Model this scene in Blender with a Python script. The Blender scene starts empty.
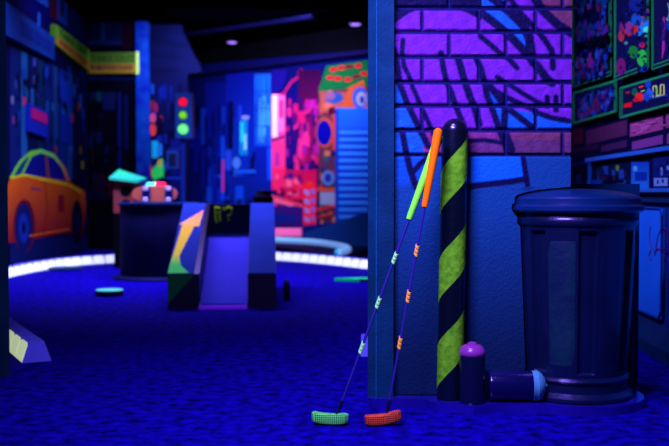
import bpy, bmesh, math, random
from mathutils import Vector, Matrix, Euler
R = math.radians
random.seed(7)
C = bpy.context.scene.collection

# ------------------------------------------------------------ camera
F = 930.0                      # focal length in pixels of the 669-wide frame
CAM = Vector((0, 0, 0.68))
YAW, PITCH = 1.94, -1.85
cd = bpy.data.cameras.new('camera'); cam = bpy.data.objects.new('camera', cd); C.objects.link(cam)
cd.sensor_width = 36; cd.lens = F*36/669
cd.clip_start = 0.05; cd.clip_end = 60
cam.location = CAM; cam.rotation_euler = Euler((R(90+PITCH), 0, R(YAW)))
cd.dof.use_dof = True; cd.dof.focus_distance = 2.86; cd.dof.aperture_fstop = 2.9
bpy.context.scene.camera = cam
RM = cam.rotation_euler.to_matrix(); RI = RM.transposed()

# ------------------------------------------------------------ world, lamps, exposure
sc = bpy.context.scene
sc.view_settings.view_transform = 'Standard'; sc.view_settings.look = 'None'
sc.view_settings.gamma = 1; sc.view_settings.use_curve_mapping = False
sc.view_settings.exposure = 0.0
w = bpy.data.worlds.new('dark room'); sc.world = w; w.use_nodes = True
w.node_tree.nodes['Background'].inputs[0].default_value = (.08, .12, 1, 1)
w.node_tree.nodes['Background'].inputs[1].default_value = 0.02
LC = (0.36, 0.27, 1.0)         # black light colour
def area(name, loc, target, power, sx, sy, col=LC, spread=180):
    l = bpy.data.lights.new(name, 'AREA'); l.shape = 'RECTANGLE'; l.size = sx; l.size_y = sy
    l.energy = power; l.color = col; l.spread = R(spread)
    o = bpy.data.objects.new(name, l); C.objects.link(o); o.location = loc
    o.rotation_euler = (Vector(target)-Vector(loc)).to_track_quat('-Z', 'Y').to_euler()
    return o
area('blacklight_over_putters', (-.45, 1.45, 2.05), (.22, 3.0, .95), 54, .8, .25, spread=100)
area('blacklight_over_aisle', (-.2, 2.0, 2.5), (-.1, 2.35, 0), 23, .6, .3, spread=80)
area('blacklight_left_hall', (-1.5, 7.0, 2.66), (-1.5, 7.4, 0), 175, 2.0, .3, spread=110)
area('blacklight_at_mural', (-1.3, 10.2, 2.62), (-1.5, 12.6, 1.3), 190, 1.8, .3, spread=120)
area('blacklight_at_shopfront', (-2.1, 8.6, 2.6), (-3.3, 9.3, .8), 30, 1.2, .3, spread=140)
area('blacklight_at_side_wall', (-.05, 4.3, 1.9), (1.28, 4.5, .75), 27, .6, .25, spread=112)

# ------------------------------------------------------------ projection helpers (measuring from the photograph)
def ray(px, py): return RM @ Vector(((px-334.5)/F, -(py-223)/F, -1))
def at(px, py, Y):
    d = ray(px, py); return CAM + d*(Y/d.y)
def atz(px, py, z):
    d = ray(px, py); return CAM + d*((z-CAM.z)/d.z)
def onpl(px, py, p0, n):
    d = ray(px, py); return CAM + d*((p0-CAM).dot(n)/d.dot(n))
def proj(p):
    q = RI @ (Vector(p)-CAM); return 334.5+F*q.x/-q.z, 223-F*q.y/-q.z

# ------------------------------------------------------------ materials
def lin(c): return tuple((v/255/12.92 if v/255 <= .04045 else ((v/255+.055)/1.055)**2.4) for v in c)
def alb(c, g=1.5):
    l = lin(c); return tuple(max(.0002, min(.95, l[i]/LC[i]/(g*1.75))) for i in range(3))
def mat(name, c, g=1.5, rough=.75, spec=.06, noise=0, nscale=20, bump=0, bscale=60, emit=None, es=0, metal=0, coat=0, c2=None, detail=4):
    m = bpy.data.materials.new(name); m.use_nodes = True; nt = m.node_tree; b = nt.nodes['Principled BSDF']
    a = alb(c, g)
    b.inputs['Base Color'].default_value = (*a, 1); b.inputs['Roughness'].default_value = rough
    b.inputs['Specular IOR Level'].default_value = spec*.7; b.inputs['Specular Tint'].default_value = (.5, .35, 1, 1); b.inputs['Metallic'].default_value = metal
    b.inputs['Coat Weight'].default_value = coat; b.inputs['Coat Roughness'].default_value = .15
    tc = nt.nodes.new('ShaderNodeTexCoord')
    if noise or c2:
        n = nt.nodes.new('ShaderNodeTexNoise'); n.inputs['Scale'].default_value = nscale; n.inputs['Detail'].default_value = detail
        nt.links.new(tc.outputs['Object'], n.inputs['Vector'])
        r = nt.nodes.new('ShaderNodeValToRGB'); r.color_ramp.elements[0].position = .3; r.color_ramp.elements[1].position = .7
        k = alb(c2, g) if c2 else tuple(v*(1-noise) for v in a)
        r.color_ramp.elements[0].color = (*k, 1); r.color_ramp.elements[1].color = (*a, 1)
        nt.links.new(n.outputs['Fac'], r.inputs['Fac']); nt.links.new(r.outputs['Color'], b.inputs['Base Color'])
    if bump:
        n2 = nt.nodes.new('ShaderNodeTexNoise'); n2.inputs['Scale'].default_value = bscale; n2.inputs['Detail'].default_value = 5
        nt.links.new(tc.outputs['Object'], n2.inputs['Vector'])
        bp = nt.nodes.new('ShaderNodeBump'); bp.inputs['Strength'].default_value = bump; bp.inputs['Distance'].default_value = .01
        nt.links.new(n2.outputs['Fac'], bp.inputs['Height']); nt.links.new(bp.outputs['Normal'], b.inputs['Normal'])
    if emit:
        b.inputs['Emission Color'].default_value = (*lin(emit), 1); b.inputs['Emission Strength'].default_value = es
    return m
def paintmat(name, rough=.85, spec=.04, bump=0, bscale=80):
    m = mat(name, (100, 100, 100), rough=rough, spec=spec, bump=bump, bscale=bscale); nt = m.node_tree
    a = nt.nodes.new('ShaderNodeAttribute'); a.attribute_name = 'Col'
    nt.links.new(a.outputs['Color'], nt.nodes['Principled BSDF'].inputs['Base Color'])
    return m
M = dict(
    black=mat('black paint', (8, 8, 22), rough=.5, noise=.4),
    ceil=mat('ceiling black', (1, 1, 9), rough=.95, spec=0),
    dark=mat('dark navy', (8, 14, 70), rough=.45, spec=.4, noise=.4),
    navy=mat('navy blue', (6, 34, 120), rough=.6, noise=.3, nscale=12),
    blue=mat('blue paint', (14, 52, 190), rough=.5, noise=.2),
    cement=mat('painted cement', (8, 44, 126), rough=.65, spec=.12, noise=.35, nscale=14, bump=.22, bscale=110),
    cementl=mat('cement corner', (14, 74, 190), rough=.6, spec=.2, noise=.3, nscale=16, bump=.5, bscale=70),
    edge=mat('wall end blue', (8, 36, 96), rough=.7, noise=.3, nscale=6),
    green=mat('green rubber', (120, 236, 60), g=1.15, rough=.55, bump=.1, c2=(90, 225, 90), nscale=3),
    orange=mat('orange rubber', (255, 84, 4), g=1.1, rough=.5),
    tapeg=mat('green tape', (120, 255, 150), g=.95, rough=.5), tapeo=mat('orange tape', (255, 120, 70), g=.95, rough=.5),
    steel=mat('blue steel', (34, 26, 165), rough=.25, spec=.8, coat=.6),
    hosel=mat('black metal', (10, 12, 70), rough=.3, spec=.6),
    bolb=mat('bollard black', (4, 9, 40), rough=.25, spec=.6, coat=.4, bump=.15, bscale=50),
    bolg=mat('bollard lime', (112, 170, 52), rough=.6, bump=.3, bscale=50, c2=(74, 128, 40), nscale=60, detail=8),
    can=mat('can body', (5, 10, 60), rough=.28, spec=.7, coat=.3, bump=.2, bscale=50),
    pink=mat('can purple dome', (128, 40, 200), rough=.35, spec=.5, noise=.25, nscale=40, coat=.4),
    canl=mat('lying can body', (9, 7, 88), rough=.16, spec=.7, coat=.5, bump=.12, bscale=70),
    cone=mat('pale blue cone', (70, 120, 245), rough=.5, noise=.2, nscale=40),
    bin=mat('trash can navy', (5, 14, 78), rough=.36, spec=.6, coat=.35, bump=.25, bscale=30, noise=.3, nscale=8),
    binlid=mat('trash can lid', (6, 28, 120), rough=.32, spec=.6, coat=.35, bump=.12, bscale=30),
    stave=mat('worn teal stave', (10, 44, 92), rough=.5, spec=.4, bump=.3, bscale=40, c2=(5, 18, 82), nscale=9, detail=6),
    plinth=mat('plinth blue', (24, 8, 190), g=1.4, rough=.25, spec=.9, coat=.8, noise=.35, nscale=10, bump=.15, bscale=30),
    curb=mat('curb lavender', (72, 62, 250), g=.9, rough=.6),
    lamp=mat('curb light', (200, 205, 255), emit=(200, 205, 255), es=1.0),
    lampc=mat('curb light cream', (205, 215, 190), emit=(205, 225, 180), es=.6),
    tube=mat('tube cyan', (120, 190, 255), emit=(120, 160, 250), es=.6),
    tubec=mat('tube end cyan', (40, 170, 240), emit=(10, 130, 230), es=.6), disc=mat('cyan disc', (70, 255, 185), g=.8, rough=.5), discd=mat('dim teal disc', (12, 62, 130), rough=.5),
    discg=mat('green turf pad', (16, 180, 130), g=1.0, rough=.6),
    rampb=mat('ramp blue', (26, 48, 205), rough=.8, noise=.2, nscale=5),
    rampc=mat('channel blue', (48, 44, 235), rough=.8, noise=.15, nscale=4),
    rampd=mat('ramp black', (4, 5, 34), rough=.4, spec=.4),
    rampk=mat('ramp back wall', (6, 12, 70), rough=.6),
    strip=mat('purple strip', (110, 30, 255), g=.8, rough=.5),
    drum=mat('drum navy', (8, 16, 92), rough=.7, spec=.15, noise=.5, nscale=5),
    lime=mat('lime paint', (150, 190, 40)),
    wood=mat('pinkish deck', (200, 96, 110), g=1.1, rough=.6), brown=mat('brown board', (210, 120, 120), g=.8, rough=.6),
    truck=mat('skateboard truck', (10, 26, 150), g=1.2, rough=.4), wheel=mat('pale wheel', (210, 220, 255), g=.6, rough=.4),
    mint=mat('mint panel', (50, 215, 175), rough=.6, c2=(30, 150, 225), nscale=4),
    sire=mat('siren red', (255, 30, 80), emit=(255, 10, 60), es=.7), sirc=mat('siren aqua', (80, 240, 220), emit=(70, 235, 220), es=.5),
    tl=mat('signal housing', (24, 60, 180), rough=.5), tlpole=mat('signal pole', (14, 36, 160), rough=.5),
    red=mat('red lamp', (255, 20, 60), emit=(255, 10, 60), es=.8), yel=mat('lime lamp', (120, 210, 50), emit=(110, 220, 40), es=.5),
    grn=mat('green lamp', (110, 255, 140), emit=(100, 250, 130), es=.75),
    sign=mat('sign yellow green', (84, 140, 44), rough=.6), signe=mat('sign lit edge', (180, 240, 130), emit=(150, 220, 110), es=.3),
    signr=mat('sign red print', (120, 50, 40)), signo=mat('sign orange band', (150, 110, 40)), signk=mat('sign dark letters', (12, 60, 40)),
    signb=mat('blue sign', (8, 40, 150), rough=.6), signbl=mat('blue sign letters', (8, 30, 140)),
    frame=mat('teal frame', (26, 130, 110), rough=.5), board=mat('poster board', (8, 12, 62), rough=.5),
    ledge=mat('ledge blue', (30, 80, 235), rough=.5), shop=mat('shop panel blue', (14, 78, 255), g=1.1, rough=.55, noise=.15, nscale=5),
    mould=mat('panel moulding', (10, 44, 190)), mag=mat('magenta paint', (70, 6, 150)),
    cl=mat('ceiling lamp', (180, 130, 255), emit=(150, 110, 255), es=1.6),
    beam=mat('beam blue black', (5, 6, 70), rough=.5, spec=.4),
    pinkb=mat('pink board', (255, 110, 210), emit=(255, 90, 190), es=.35), greyb=mat('slate ramp', (16, 56, 170), rough=.6),
    neonr=mat('small sign red', (170, 20, 140)), neonb=mat('small sign blue', (16, 34, 205)),
    tyre=mat('black rubber', (4, 4, 14), rough=.6),
)
PAINT = paintmat('painted mural'); BRICKM = paintmat('brick paint', rough=.6, spec=.2, bump=.3, bscale=110)
ART = paintmat('poster print', rough=.6)

# ------------------------------------------------------------ mesh helpers
def obj(name, bm, m, parent=None, loc=None, smooth=40):
    me = bpy.data.meshes.new(name)
    bmesh.ops.recalc_face_normals(bm, faces=bm.faces[:]) if name != 'mural' else None
    bm.to_mesh(me); bm.free()
    if m: me.materials.append(m)
    if smooth:
        me.shade_smooth(); me.set_sharp_from_angle(angle=R(smooth))
    o = bpy.data.objects.new(name, me); C.objects.link(o)
    if parent: o.parent = parent
    if loc is not None: o.location = loc
    return o
def bevel(bm, r, seg=2, ang=30):
    es = [e for e in bm.edges if len(e.link_faces) == 2 and e.calc_face_angle(0) > R(ang)]
    if es: bmesh.ops.bevel(bm, geom=es, offset=r, segments=seg, affect='EDGES', profile=.5, clamp_overlap=True)
    return bm
def box(bm, x0, x1, y0, y1, z0, z1):
    return hexa(bm, [(x0,y0,z0),(x1,y0,z0),(x1,y1,z0),(x0,y1,z0),(x0,y0,z1),(x1,y0,z1),(x1,y1,z1),(x0,y1,z1)])
def hexa(bm, v):
    vs = [bm.verts.new(p) for p in v]
    for f in ((0,3,2,1),(4,5,6,7),(0,1,5,4),(1,2,6,5),(2,3,7,6),(3,0,4,7)): bm.faces.new([vs[i] for i in f])
    return bm
def bx(x0, x1, y0, y1, z0, z1, b=0):
    bm = box(bmesh.new(), x0, x1, y0, y1, z0, z1)
    return bevel(bm, b) if b else bm
def prism(pts, vec, bm=None):
    """polygon pts (3D) extruded by vec"""
    bm = bm or bmesh.new(); v = Vector(vec)
    a = [bm.verts.new(p) for p in pts]; b = [bm.verts.new(Vector(p)+v) for p in pts]
    n = len(pts); bm.faces.new(a[::-1]); bm.faces.new(b)
    for i in range(n): bm.faces.new((a[i], a[(i+1)%n], b[(i+1)%n], b[i]))
    return bm
def lathe(prof, n=40, bm=None, fn=None):
    bm = bm or bmesh.new(); rings = []
    for (r, z) in prof:
        if r < 1e-6: rings.append([bm.verts.new((0, 0, z))]); continue
        rings.append([bm.verts.new(((r*(fn(2*math.pi*i/n, z) if fn else 1))*math.cos(2*math.pi*i/n), (r*(fn(2*math.pi*i/n, z) if fn else 1))*math.sin(2*math.pi*i/n), z)) for i in range(n)])
    for a, b in zip(rings, rings[1:]):
        for i in range(n):
            j = (i+1) % n
            if len(a) == 1 and len(b) == 1: continue
            if len(a) == 1: bm.faces.new((a[0], b[i], b[j]))
            elif len(b) == 1: bm.faces.new((a[i], a[j], b[0]))
            else: bm.faces.new((a[i], a[j], b[j], b[i]))
    if len(rings[0]) > 1: bm.faces.new(rings[0][::-1])
    if len(rings[-1]) > 1: bm.faces.new(rings[-1])
    return bm
def tube(pts, rad, n=12, bm=None):
    bm = bm or bmesh.new(); pts = [Vector(p) for p in pts]; rings = []
    rads = rad if isinstance(rad, (list, tuple)) else [rad]*len(pts)
    up = Vector((0, 0, 1))
    for i, p in enumerate(pts):
        d = (pts[min(i+1, len(pts)-1)]-pts[max(i-1, 0)]).normalized()
        u = up.cross(d); u = (u if u.length > .05 else Vector((1, 0, 0)).cross(d)).normalized(); v = d.cross(u)
        rings.append([bm.verts.new(p+rads[i]*(math.cos(2*math.pi*k/n)*u+math.sin(2*math.pi*k/n)*v)) for k in range(n)])
    for a, b in zip(rings, rings[1:]):
        for k in range(n): bm.faces.new((a[k], a[(k+1)%n], b[(k+1)%n], b[k]))
    bm.faces.new(rings[0][::-1]); bm.faces.new(rings[-1])
    return bm
def xf(bm, m): bmesh.ops.transform(bm, matrix=m, verts=bm.verts[:]); return bm
def tag(o, label=None, cat=None, group=None, kind=None):
    if label: o['label'] = label
    if cat: o['category'] = cat
    if group: o['group'] = group
    if kind: o['kind'] = kind
    return o
def thing(name, label, cat, loc=(0,0,0), rz=0, group=None):
    o = bpy.data.objects.new(name, None); C.objects.link(o); o.empty_display_size = .1
    o.location = loc; o.rotation_euler = (0, 0, rz); return tag(o, label, cat, group)
def struct(name, bm, m, label=None, smooth=40): return tag(obj(name, bm, m, smooth=smooth), label, kind='structure')
def dup(root, loc=None, rot=None, label=None, group=None):
    r = root.copy(); C.objects.link(r)
    if loc is not None: r.location = loc
    if rot is not None: r.rotation_euler = rot
    if label: r['label'] = label
    if group: r['group'] = group
    for ch in list(root.children):
        c = ch.copy(); C.objects.link(c); c.parent = r
        for g in list(ch.children):
            d = g.copy(); C.objects.link(d); d.parent = c
    return r

class Print:
    """flat printed shapes on a wall plane; drawn in measured positions, one mesh"""
    def __init__(s, p0, n, gain=1.5, step=.0001):
        s.p0 = Vector(p0); s.n = Vector(n).normalized(); s.bm = bmesh.new(); s.col = s.bm.loops.layers.float_color.new('Col'); s.k = 0; s.g = gain; s.step = step
    def pt(s, px, py, off=0): return onpl(px, py, s.p0+s.n*off, s.n)
    def poly(s, pts, c, cs=None):
        s.k += 1; off = .001+s.k*s.step
        vs = [s.bm.verts.new(s.pt(x, y, 0)+s.n*off) for x, y in pts]
        f = s.bm.faces.new(vs); f.normal_update()
        if f.normal.dot(s.n) < 0: f.normal_flip()
        m = {v: (cs[i] if cs else c) for i, v in enumerate(vs)}
        for l in f.loops: l[s.col] = (*alb(m[l.vert], s.g), 1)
        return s
    def rect(s, x0, y0, x1, y1, c, c2=None): return s.poly([(x0,y0),(x1,y0),(x1,y1),(x0,y1)], c, [c, c, c2, c2] if c2 else None)
    def ell(s, cx, cy, rx, ry, c, n=20, rot=0):
        q = [(rx*math.cos(2*math.pi*i/n), ry*math.sin(2*math.pi*i/n)) for i in range(n)]
        return s.poly([(cx+x*math.cos(rot)-y*math.sin(rot), cy+x*math.sin(rot)+y*math.cos(rot)) for x, y in q], c)
    def line(s, pts, wd, c):
        for (x0, y0), (x1, y1) in zip(pts, pts[1:]):
            d = math.hypot(x1-x0, y1-y0) or 1; nx, ny = -(y1-y0)/d*wd/2, (x1-x0)/d*wd/2
            s.poly([(x0+nx, y0+ny), (x1+nx, y1+ny), (x1-nx, y1-ny), (x0-nx, y0-ny)], c)
        return s
    def rough(s, x0, y0, x1, y1, n, cols, w=(1,4), h=(3,20), yf=None):
        for _ in range(n):
            a, b = random.uniform(*w), random.uniform(*h); x = random.uniform(x0, max(x0, x1-a)); y = random.uniform(y0, max(y0, y1-b))
            if yf: y += yf(x)
            s.rect(x, y, x+a, y+b, random.choice(cols))
        return s
    def build(s, name, m=PAINT, parent=None):
        me = bpy.data.meshes.new(name); s.bm.to_mesh(me); s.bm.free(); me.materials.append(m)
        o = bpy.data.objects.new(name, me); C.objects.link(o)
        if parent: o.parent = parent
        return o

# ============================================================ SETTING
# floor: short-pile carpet
fm = mat('blue carpet', (16, 2, 225), rough=.95, spec=.05, c2=(3, 0, 84), nscale=24, detail=9, bump=1, bscale=140)
nt = fm.node_tree
bm = bmesh.new(); NX, NY = 40, 80
vs = [[bm.verts.new((-4.4+6.6*i/NX, -1+15.5*j/NY, 0)) for i in range(NX+1)] for j in range(NY+1)]
for j in range(NY):
    for i in range(NX): bm.faces.new((vs[j][i], vs[j][i+1], vs[j+1][i+1], vs[j+1][i]))
struct('floor', bm, fm, 'deep blue short pile carpet floor')
struct('ceiling', bx(-4.4, 2.2, -1, 14.5, 2.7, 2.8), M['ceil'], 'black ceiling of the hall')

# back wall, at an angle
BA, BB = at(180, 240, 13.5), at(372, 250, 11.2); BA.z = BB.z = 0
bd = (BB-BA).normalized(); bn = Vector((bd.y, -bd.x, 0))
if bn.y > 0: bn = -bn
b0, b1 = BA-bd*1.2, BB+bd*1.6
struct('wall_back', prism([b0, b1, b1-bn*.15, b0-bn*.15], (0, 0, 2.7)), M['black'], 'far wall behind the painted street')
# left wall with shopfronts, and the shopfront facing the camera
LA = Vector((-3.32, 11.0, 0)); ld = Vector((.114, -1, 0)).normalized(); ln = Vector((1, .114, 0)).normalized()
l1 = LA+ld*5.2
struct('wall_left', prism([LA, l1, l1-ln*.15, LA-ln*.15], (0, 0, 2.7)), M['dark'], 'left wall painted as a street of shops')
fr = at(137, 100, 11.0); fr.z = 0
struct('wall_shopfront', bx(LA.x, fr.x, 11.0, 11.2, 0, 2.7), M['black'], 'dark shopfront with a deep doorway')
# right wall
RX = 1.28
struct('wall_right', bx(RX, RX+.12, 2.0, 8.6, 0, 2.7), M['dark'], 'right wall with posters and a painted diner front')
struct('wall_far_right', bx(.2, RX, 8.5, 8.6, 0, 2.7), M['black'], 'dark wall closing the passage behind the bin')
# near wall end on the left
e = at(9, 300, 3.38).x
struct('wall_near_left', bevel(prism([(e-.5, 3.38, 0), (e, 3.38, 0), (e-.15, 3.62, 0), (e-.5, 3.62, 0)], (0, 0, 2.7)), .004), M['edge'], 'end of a wall at the left edge')

# ---- brick partition
WY = 2.99
x1w = at(570.5, 200, WY).x
rows = [-16, 8.4, 32, 57, 82.5, 106, 130.5, 155.3]
def seg(p, a, b):
    ax, ay = a; bx_, by = b; dx, dy = bx_-ax, by-ay
    t = max(0, min(1, ((p[0]-ax)*dx+(p[1]-ay)*dy)/(dx*dx+dy*dy+1e-9)))
    return math.hypot(p[0]-ax-t*dx, p[1]-ay-t*dy), t
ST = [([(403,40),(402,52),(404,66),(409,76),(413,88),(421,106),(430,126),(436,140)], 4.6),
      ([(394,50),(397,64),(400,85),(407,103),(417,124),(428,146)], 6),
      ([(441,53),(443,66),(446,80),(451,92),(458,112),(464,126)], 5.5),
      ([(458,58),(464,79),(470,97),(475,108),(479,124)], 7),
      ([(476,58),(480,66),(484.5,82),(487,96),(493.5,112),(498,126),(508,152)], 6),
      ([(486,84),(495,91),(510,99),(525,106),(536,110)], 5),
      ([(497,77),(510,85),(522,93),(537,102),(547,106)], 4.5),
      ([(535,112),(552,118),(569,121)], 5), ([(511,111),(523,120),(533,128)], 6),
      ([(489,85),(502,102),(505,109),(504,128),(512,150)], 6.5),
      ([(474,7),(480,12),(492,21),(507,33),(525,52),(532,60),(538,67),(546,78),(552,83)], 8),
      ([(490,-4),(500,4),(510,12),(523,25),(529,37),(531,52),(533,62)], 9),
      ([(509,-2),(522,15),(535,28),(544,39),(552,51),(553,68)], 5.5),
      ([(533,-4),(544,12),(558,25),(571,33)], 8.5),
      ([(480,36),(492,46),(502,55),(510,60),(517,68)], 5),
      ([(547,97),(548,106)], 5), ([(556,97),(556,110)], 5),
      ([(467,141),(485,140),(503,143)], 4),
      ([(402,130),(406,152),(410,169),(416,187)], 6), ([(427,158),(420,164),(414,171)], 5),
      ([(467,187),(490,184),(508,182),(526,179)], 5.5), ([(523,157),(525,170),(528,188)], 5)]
def lerp(a, b, t): t = max(0, min(1, t)); return tuple(a[i]*(1-t)+b[i]*t for i in range(3))
def inter(pts, v):   # x as a function of y along a polyline
    for (xa, ya), (xb, yb) in zip(pts, pts[1:]):
        if ya <= v <= yb: return xa+(xb-xa)*(v-ya)/(yb-ya+1e-9)
    return None
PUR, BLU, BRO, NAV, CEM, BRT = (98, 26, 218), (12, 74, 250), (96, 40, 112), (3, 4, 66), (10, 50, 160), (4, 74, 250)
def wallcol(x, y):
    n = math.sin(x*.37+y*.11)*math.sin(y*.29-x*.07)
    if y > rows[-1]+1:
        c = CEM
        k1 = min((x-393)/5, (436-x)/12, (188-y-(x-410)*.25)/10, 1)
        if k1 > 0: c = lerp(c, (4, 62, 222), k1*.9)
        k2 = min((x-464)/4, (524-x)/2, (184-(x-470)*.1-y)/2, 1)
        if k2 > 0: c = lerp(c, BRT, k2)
        c = lerp(c, (6, 24, 92), (y-205)/150)  # lower cement darkened in its colour, standing in for light falloff
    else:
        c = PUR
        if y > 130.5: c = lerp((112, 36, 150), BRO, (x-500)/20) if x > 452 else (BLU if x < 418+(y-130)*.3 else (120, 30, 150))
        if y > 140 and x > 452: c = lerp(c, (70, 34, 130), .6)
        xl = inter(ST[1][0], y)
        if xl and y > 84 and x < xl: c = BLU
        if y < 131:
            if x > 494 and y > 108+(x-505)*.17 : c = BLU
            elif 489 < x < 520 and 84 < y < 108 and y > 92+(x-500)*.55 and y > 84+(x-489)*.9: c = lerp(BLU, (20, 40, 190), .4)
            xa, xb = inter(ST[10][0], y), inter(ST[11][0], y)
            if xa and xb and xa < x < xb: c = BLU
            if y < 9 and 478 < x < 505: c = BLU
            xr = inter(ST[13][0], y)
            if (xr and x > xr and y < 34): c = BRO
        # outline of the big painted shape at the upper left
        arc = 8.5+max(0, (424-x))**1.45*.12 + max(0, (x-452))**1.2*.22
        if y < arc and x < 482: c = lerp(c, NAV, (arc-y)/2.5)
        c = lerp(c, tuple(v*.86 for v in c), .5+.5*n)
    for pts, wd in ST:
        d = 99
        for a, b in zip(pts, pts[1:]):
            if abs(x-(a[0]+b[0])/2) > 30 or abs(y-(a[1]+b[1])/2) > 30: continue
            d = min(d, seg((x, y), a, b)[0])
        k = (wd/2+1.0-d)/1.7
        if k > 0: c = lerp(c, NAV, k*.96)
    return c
from mathutils import noise as mn
def brickh(x, y):
    """relief height 0..1 and groove mask at measured position"""
    if y > rows[-1]:
        d = y-rows[-1]
        return min(1, max(0, (d-.6)/1.6))
    for i in range(len(rows)-1):
        if rows[i] <= y < rows[i+1]: break
    off = 422.2 if i % 2 else 393.0+ (449.3-56.8*1-393.0)
    u = (x-off) % 56.8
    dx = min(u, 56.8-u); dy = min(y-rows[i], rows[i+1]-y)
    de = min(dx-.9, dy-1.3)
    return min(1, max(0, de/1.5))
BCX = .680
LIDP = [(.0, .667), (.08, .664), (.14, .657), (.18, .648), (.199, .640), (.2035, .634), (.2045, .616), (.213, .610), (.213, .598), (.208, .590), (.196, .575), (.196, .556), (.186, .545), (.166, .085), (.174, .078), (.184, .014), (.184, 0)]
def binr(z):
    z -= .028
    if z > .667: return -1
    for (ra, za), (rb, zb) in zip(LIDP, LIDP[1:]):
        if zb <= z <= za: return ra+(rb-ra)*(za-z)/(za-zb+1e-9)
    return .184
def relief(za, zb, st, m):
    """front face of the partition, cut out where the trash can stands"""
    bm = bmesh.new(); cl = bm.loops.layers.float_color.new('Col')
    nx, nz = int((x1w-PX)/st), int((zb-za)/st); g = []; cc = {}
    for j in range(nz+1):
        r = []; Z = za+(zb-za)*j/nz; rr = max(binr(Z), binr(Z-.004))
        xe = x1w if rr < 0 else min(x1w, BCX-rr-.0015)
        for i in range(nx+1):
            X = PX+(xe-PX)*i/nx; px, py = proj((X, WY, Z))
            h = brickh(px, py)
            nn = mn.noise((X*42, 3, Z*42))*.0010+mn.noise((X*120, 9, Z*120))*.0008
            v = bm.verts.new((X, WY+.009-.010*h-nn*(1 if py < rows[-1] else .35)*h, Z)); r.append(v)
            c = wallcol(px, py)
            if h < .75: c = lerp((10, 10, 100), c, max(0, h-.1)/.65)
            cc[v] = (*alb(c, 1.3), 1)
        g.append(r)
    for j in range(nz):
        for i in range(nx):
            f = bm.faces.new((g[j][i], g[j][i+1], g[j+1][i+1], g[j+1][i]))
            for l in f.loops: l[cl] = cc[l.vert]
    return bm
PX = at(392.5, 200, WY).x
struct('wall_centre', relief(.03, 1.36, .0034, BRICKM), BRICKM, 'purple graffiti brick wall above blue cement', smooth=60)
wc = bmesh.new()   # body of the partition behind the face, with a niche for the bin
box(wc, PX, x1w, WY+.012, 3.30, .712, 2.7); box(wc, PX, .462, WY+.012, 3.30, 0, .712)
box(wc, .462, .96, 3.30, 3.36, 0, .712)
struct('wall_centre', wc, M['navy'], 'body of the partition with a niche for the trash can')
struct('wall_centre', bx(PX, x1w, WY-.003, WY+.012, 1.36, 2.7), M['dark'], 'upper part of the partition out of frame')
# corner post at the left of the partition
nX1 = .478; nX2 = .50
pa, pb, pc = at(368, 200, 2.97).x, at(376.5, 200, 2.955).x, PX+.003
struct('trim_1', bevel(prism([(pa, 3.30, 0), (pa, 2.972, 0), (pb-.004, 2.955, 0), (pb+.002, 2.957, 0), (pc, 2.957, 0), (pc, 2.985, 0), (pc, 3.30, 0)], (0, 0, 2.7)), .0015, 1), M['cement'], 'rough blue corner post of the partition')
struct('trim_2', tube([(pb, 2.9565, 0.02), (pb, 2.9565, 2.69)], .0022, 6), M['cementl'], 'thin raised bead on the corner post')
# plinth with lobes
out = [(pa, 2.985), (pa+.004, 2.942), (.02, 2.93), (.19, 2.93), (.205, 2.90), (.225, 2.882), (.28, 2.862), (.33, 2.836), (.37, 2.852), (.40, 2.868), (.44, 2.866), (.49, 2.86), (.555, 2.862)]
bc = (.683, 3.045)
out += [(bc[0]+.215*math.cos(a), bc[1]+.215*math.sin(a)) for a in [R(-122+i*8) for i in range(0, 26)]]
out += [(.80, 3.29), (nX2+.002, 3.29), (nX2+.002, 2.985)]
bmP = prism([(x, y, 0) for x, y in out], (0, 0, .028)); bevel(bmP, .005, 2)
struct('trim_3', bmP, M['plinth'], 'glossy blue plinth under the bollard and trash can')

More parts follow.
